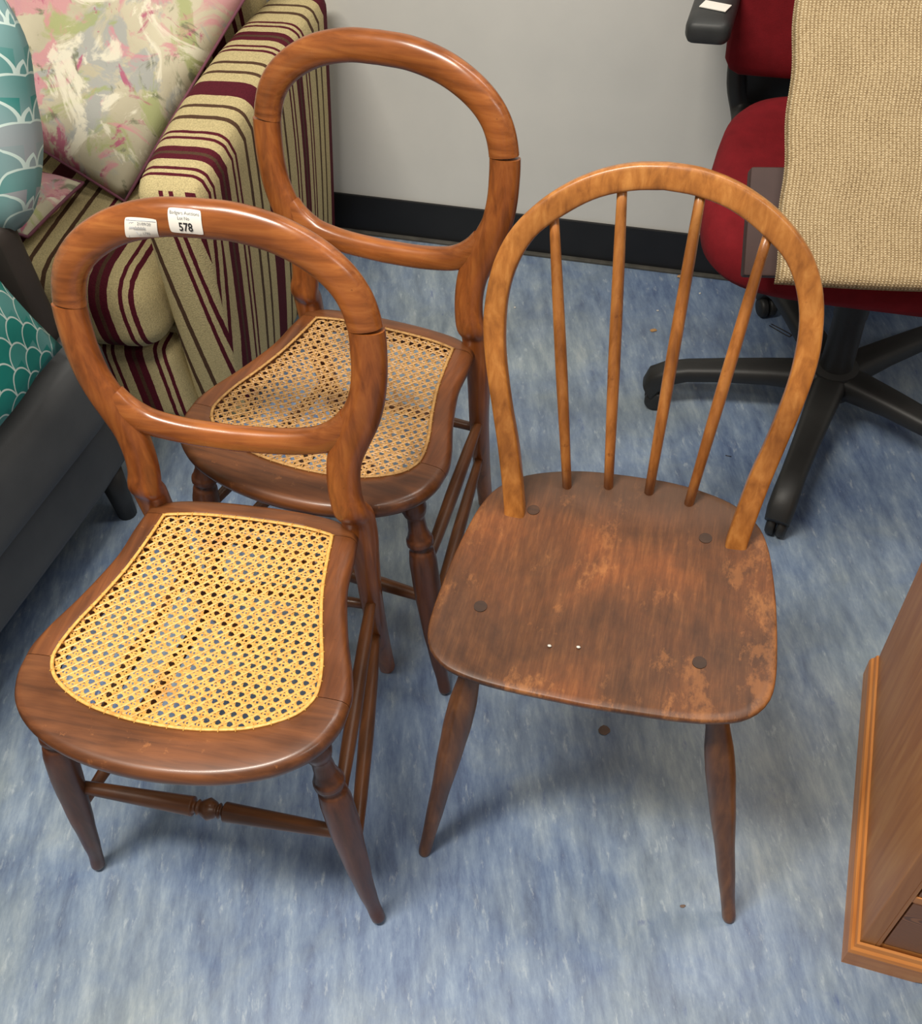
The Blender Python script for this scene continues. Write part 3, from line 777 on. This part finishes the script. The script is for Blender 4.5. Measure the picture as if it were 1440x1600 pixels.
# ================================================================= grey sofa
GY = -.40
gs = thing('grey_sofa', 'charcoal grey leather sofa at the left edge, nearest the camera', 'sofa', (-.548, 1.368, 0), GY)
link('base', softbox(-.75, -.035, -1.55, -.015, .115, .27, .03, 8), M_['grey_sofa'], gs)
link('seat_cushion', softbox(-.76, 0, -1.56, .0, .255, .425, .045, 10, (.004, .004, .006)), M_['grey_sofa'], gs)
bm = bmesh.new(); tube(bm, [(-.006, -1.5, .293), (-.004, -.8, .293), (-.006, -.05, .293)], .0025, 6); link('seam', bm, M_['grey_sofa'], gs)
link('backrest', softbox(-.72, -.050, -.085, -.03, .42, .65, .02, 8), M_['dark_back'], gs)
for x, y in ((-.07, -.06), (-.70, -.06), (-.07, -1.48), (-.70, -1.48)):
    bm = bmesh.new(); tube(bm, [(x, y, 0), (x, y, .06), (x, y, .12)], [.018, .021, .025], 16); link('foot', bm, M_['black_pl'], gs)
cushion('fish_scale_cushion', 'grey and teal fish scale cushion perched above the dark panel, at the top left', M_['scale_grey'], .43, .37, .20, (-.735, 1.475, .775), ((.90, -.43, 0), (.14, .36, .92)), 3, None, .5, -.16)
TX, TU = Vector((.348, .931, .107)).normalized(), Vector((-.22, -.02, .97))
cushion('fish_scale_cushion', 'bright teal fish scale cushion standing on the grey sofa seat', M_['scale_teal'], .44, .44, .13, Vector((-.600, 1.285, .462))-TX*.215+TU.normalized()*.205, (TX, TU), 4)

# ================================================================= office chair
oc = thing('office_chair', 'red office swivel chair on a black five star base', 'chair', (.726, 1.430, 0), WA)
bm = bmesh.new()
bm2 = bmesh.new()
for i in range(5):
    an = math.radians(167+72*i)-WA; d = Vector((math.cos(an), math.sin(an), 0)); sd = Vector((-d.y, d.x, 0))
    bm = bmesh.new(); st = []
    for r, z, wd, hh in ((.0, .10, .030, .026), (.05, .105, .030, .025), (.12, .107, .027, .020), (.20, .104, .024, .018), (.27, .098, .0225, .018), (.308, .088, .0235, .020), (.332, .070, .0240, .024), (.343, .046, .0220, .020)):
        st.append((d*r+Vector((0, 0, z)), sd*wd, Vector((0, 0, hh)) if r < .29 else (Vector((0, 0, 1))+d*.5*(r-.28)/.05).normalized()*hh))
    sweep(bm, st, 16, 3.2); a_ = link('base_arm', bm, M_['black_pl'], oc, True, 0.9)
    bm = bmesh.new(); c = d*.325+Vector((0, 0, .0225))
    for s in (-1, 1):
        st = [(c+sd*s*q, d*rr, Vector((0, 0, rr))) for q, rr in ((.002, .020), (.004, .0225), (.014, .0225), (.018, .018))]
        sweep(bm, st, 20, 2)
    link('castor', bm, M_['black_pl'], a_)
bm = bmesh.new(); tube(bm, [(0, 0, .075), (0, 0, .13), (0, 0, .135), (0, 0, .25), (0, 0, .252), (0, 0, .40)], [.045, .042, .030, .028, .030, .032], 24)
link('gas_column', bm, M_['black_pl'], oc, True, 0.6)
bm = bmesh.new(); box(bm, -.09, .09, -.12, .12, .385, .43, .01); link('mechanism', bm, M_['black_pl'], oc, True, .6)
def seat_pad():
    bm = bmesh.new(); rings = []
    for z, s in ((.418, .80), (.422, .90), (.430, .965), (.445, 1.0), (.470, 1.0), (.490, .985), (.503, .945), (.509, .88), (.511, .7), (.508, .4), (.507, .15)):
        r = []
        for u, v in se(72, 4.2):
            x = -.006+u*.275*s*(1-.015*(v > 0)*v); y = .045+v*.255*s
            fr = max(0, (-v-.6))*.03*(1 if z > .43 else 1)
            r.append(bm.verts.new((x, y, z-fr*1.2)))
        rings.append(r)
    for a, b in zip(rings, rings[1:]):
        for j in range(72): bm.faces.new((a[j], a[(j+1) % 72], b[(j+1) % 72], b[j]))
    bm.faces.new(rings[0][::-1]); bm.faces.new(rings[-1]); bmesh.ops.recalc_face_normals(bm, faces=bm.faces); return bm
link('seat', seat_pad(), M_['red'], oc)
o = link('backrest', softbox(-.300, .290, .27, .345, .525, 1.12, .034, 12, (0, .012, 0)), M_['red'], oc)
bm = bmesh.new(); box(bm, -.045, .045, .16, .36, .425, .445, .006); box(bm, -.04, .04, .335, .365, .43, .80, .006); link('back_bracket', bm, M_['black_pl'], oc, True, .6)
bm = bmesh.new(); box(bm, -.262, .262, .350, .372, .44, .70, .010); link('back_shell', bm, M_['black_pl'], oc, True, .6)
for s in (-1, 1):
    bm = bmesh.new(); pts = cr([(s*.10, .14, .424), (s*.22, .16, .412), (s*.25, .34, .42), (s*.272, .366, .48), (s*.278, .368, .58), (s*.300, .345, .655)], 5)
    tube(bm, pts, .019, 14, 3.0, 1.3); link('arm_post', bm, M_['black_pl'], oc)
    pad = link('arm_pad', softbox(s*.322-.037, s*.322+.037, .128, .38, .648, .690, .016, 8, (0, 0, .003)), M_['black_soft'], oc)
    if s < 0:
        for (yy, ww, rz) in ((.182, .046, -.28), (.236, .050, -.05)):
            bm = bmesh.new(); box(bm, -ww/2, ww/2, -.013, .013, 0, .0012); 
            st_ = link('paper_sticker', bm, M_['paper'], pad, False); st_.location = (s*.322+.004, yy, .6925); st_.rotation_euler = (0, 0, rz)
# brown board and woven panel resting on the chair seat
PB0 = Vector((.480, 1.200, .515)); PX = Vector((.983, -.185, 0)); PU = Vector((.0, .66, .75)).normalized(); PU = (PU-PX*PU.dot(PX)).normalized(); PN = PX.cross(PU).normalized()
if PN.y > 0: PN = -PN
def panel(wd, ln, th, r, nu=40, nv=60, wav=0.0):
    bm = bmesh.new(); uvl = bm.loops.layers.uv.new('UVMap'); G = {}
    for side in (0, 1):
        for j in range(nv+1):
            for i in range(nu+1):
                u, v = i/nu, j/nv
                if side == 1 and (i in (0, nu) or j in (0, nv)): G[(1, i, j)] = G[(0, i, j)]; continue
                e = min(min(u, 1-u)*wd, min(v, 1-v)*ln); k = min(1, e/r); hgt = th/2*math.sqrt(max(0, 1-(1-k)**2))
                dz = wav*(math.sin(u*9+v*2)*.5+math.sin(v*11+1))*.5
                # gently bowed lower edge
                q = Vector((u*wd+0.002*math.sin(v*30), (hgt if side == 0 else -hgt)+dz, v*ln-0.006*math.sin(u*math.pi)*(1-v)))
                G[(side, i, j)] = bm.verts.new(q)
    for side in (0, 1):
        for j in range(nv):
            for i in range(nu):
                ij = [(i, j), (i+1, j), (i+1, j+1), (i, j+1)]
                if side == 0: ij = ij[::-1]
                f = bm.faces.new([G[(side, a, b)] for a, b in ij])
                for l, (a, b) in zip(f.loops, ij): l[uvl].uv = (a/nu*wd, b/nv*ln)
    bmesh.ops.recalc_face_normals(bm, faces=bm.faces); return bm
def set_frame(o, origin, X, N, U):
    m = Matrix((X, N, U)).transposed().to_4x4(); m.translation = origin; o.matrix_world = m
pw = tag(link('woven_pad', panel(.42, .62, .022, .010, 40, 60, .0012), M_['weave']), 'beige coarse woven pad leaning upright on the red office chair seat', 'pad')
set_frame(pw, PB0+PN*.012, PX, -PN, PU)
bb = bmesh.new(); box(bb, -.042, .40, .0, .035, .012, .165, .004)
bo = tag(link('brown_board', bb, M_['brown_box'], None, True, .6), 'dark brown board standing on the red seat behind the beige woven pad', 'board')
set_frame(bo, PB0-PN*.001, PX, -PN, PU)

# ================================================================= pine chest of drawers
pc = thing('pine_chest', 'orange pine chest of drawers on a moulded plinth, cut off at the right edge', 'chest', (.4625, .4225, 0), -.375)
bm = bmesh.new()
prof = [(0, 0), (-.0105, 0), (-.0105, .040), (-.0085, .046), (-.005, .049), (-.003, .056), (0, .058)]
R = []
for y, k in ((0, 1), (.452, 0)):
    R.append([bm.verts.new((x, y+(x if k else 0), z)) for x, z in prof])
n = len(prof)
for j in range(n): bm.faces.new((R[0][j], R[0][(j+1) % n], R[1][(j+1) % n], R[1][j]))
bm.faces.new(R[0][::-1]); bm.faces.new(R[1]); bmesh.ops.recalc_face_normals(bm, faces=bm.faces)
link('side_plinth', bm, M_['pine_y'], pc, False)
bm = bmesh.new(); NX = 40; rows = []
for i in range(NX+1):
    x = i/NX*.80; s = min(x, .80-x); t = max(0, min(1, (s-.075)/.06)); cut = .026*(t*t*(3-2*t)) if s < .2 else .026
    row = []
    for p, z in prof:
        zz = cut if z == 0 else z
        xx = x
        if i == 0: xx = p
        if i == NX: xx = .80-p
        row.append(bm.verts.new((xx, p, zz)))
    rows.append(row)
for a, b in zip(rows, rows[1:]):
    for j in range(n): bm.faces.new((a[j], a[(j+1) % n], b[(j+1) % n], b[j]))
bm.faces.new(rows[0]); bm.faces.new(rows[-1][::-1]); bmesh.ops.recalc_face_normals(bm, faces=bm.faces)
link('front_plinth', bm, M_['pine_x'], pc, False)
HT = .72
bm = bmesh.new(); box(bm, 0, .02, .001, .45, .02, HT, .0015); link('side_panel', bm, M_['pine_z'], pc, False)
bm = bmesh.new(); box(bm, .78, .80, .001, .45, .02, HT, .0015); link('side_panel', bm, M_['pine_z'], pc, False)
bm = bmesh.new(); box(bm, .02, .78, .44, .45, .05, HT); link('back_panel', bm, M_['pine_z'], pc, False)
bm = bmesh.new(); box(bm, .0195, .024, .001, .022, .058, HT); link('front_stile', bm, M_['pine_z'], pc, False)
bm = bmesh.new(); box(bm, .776, .7805, .001, .022, .058, HT); link('front_stile', bm, M_['pine_z'], pc, False)
bm = bmesh.new(); box(bm, .02, .78, .003, .44, .045, .062); link('bottom_board', bm, M_['pine_x'], pc, False)
zz = .066
for k in range(4):
    bm = bmesh.new(); box(bm, .0265, .7735, .002, .020, zz, zz+.142, .002); dr = link('drawer', bm, M_['pine_drawer'], pc, False)
    for kx in (.22, .58):
        bm = bmesh.new(); tube(bm, [(kx, .004, zz+.071), (kx, -.010, zz+.071), (kx, -.016, zz+.071), (kx, -.028, zz+.071), (kx, -.031, zz+.071)], [.008, .007, .016, .015, .006], 16); link('knob', bm, M_['pine_x'], dr)
    bm = bmesh.new(); box(bm, .024, .776, .0015, .022, zz+.144, zz+.160, .001); link('divider', bm, M_['pine_x'], pc, False)
    zz += .162
bm = bmesh.new(); box(bm, -.0, .80, 0.0, .46, HT, HT+.02, .004); link('top', bm, M_['pine_x'], pc, False)

# ================================================================= bits on the floor
def bit(name, label, cat, mat, loc, dims, seed, group=None):
    rnd = random.Random(seed); bm = bmesh.new(); bmesh.ops.create_icosphere(bm, subdivisions=2, radius=1)
    for v in bm.verts:
        v.co = Vector((v.co.x*dims[0], v.co.y*dims[1], v.co.z*dims[2]))*(1+rnd.uniform(-.18, .18))
    z0 = min(v.co.z for v in bm.verts)
    for v in bm.verts: v.co.z -= z0
    o = link(name, bm, mat, None, False); o.location = loc; tag(o, label, cat, group); return o
CAMV = (F_PX, rt, up, fw)
def ground(u, v):
    d = fw+rt*((u-720)/F_PX)-up*((v-800)/F_PX); t = -CAM_H/d.z
    return (d.x*t, d.y*t, 0.0)
bit('wood_chip', 'tan wood chip on the blue floor seen between the spindles', 'chip', M_['wood_chip'], ground(1020, 517), (.0075, .005, .002), 1)
bit('wood_chip', 'pale tan splinter lying against the skirting behind the spindles', 'chip', M_['wood_chip'], ground(1068, 433), (.017, .006, .003), 2)
bit('stuck_gum', 'round brown blob stuck to the floor under the solid seated chair', 'gum', M_['brown_bit'], ground(944, 1142), (.0085, .0085, .0012), 3)
bit('brown_crumb', 'small reddish crumb on the floor in front of the hoop back chair', 'crumb', M_['brown_bit'], ground(1066, 1416), (.004, .0022, .001), 4)
for k, (u, v, tx) in enumerate(((804, 481, 'white crumb on the floor beside the left spindle of the hoop back chair'), (1093, 459, 'white crumb on the floor just below the red seat'), (1027, 486, 'white crumb on the floor above the tan wood chip'))):
    bit('white_crumb', tx, 'crumb', M_['white_bit'], ground(u, v), (.0026, .0024, .0015), 10+k, 'white crumbs on the blue floor')
bm = bmesh.new(); g1 = Vector(ground(1203, 508)); g2 = Vector(ground(1232, 524)); dd = (g2-g1); sdv = Vector((-dd.y, dd.x, 0)).normalized()
tube(bm, cr([g1-sdv*.0035+Vector((0, 0, .0012)), g2-sdv*.0045+Vector((0, 0, .0012)), g2+dd*.08+Vector((0, 0, .0012)), g2+sdv*.0045+Vector((0, 0, .0012)), g1+sdv*.0035+Vector((0, 0, .0012))], 6), .0010, 6)
tag(link('hair_grip', bm, M_['steel']), 'small dark hair grip on the floor below the red chair seat', 'hair grip')
bm = bmesh.new(); g1 = Vector(ground(1133, 712)); g2 = Vector(ground(1142, 714)); tube(bm, [g1+Vector((0, 0, .0009)), g2+Vector((0, 0, .0009))], .0008, 6)
tag(link('staple', bm, M_['steel']), 'tiny dark staple on the floor between spindles and hoop', 'staple')
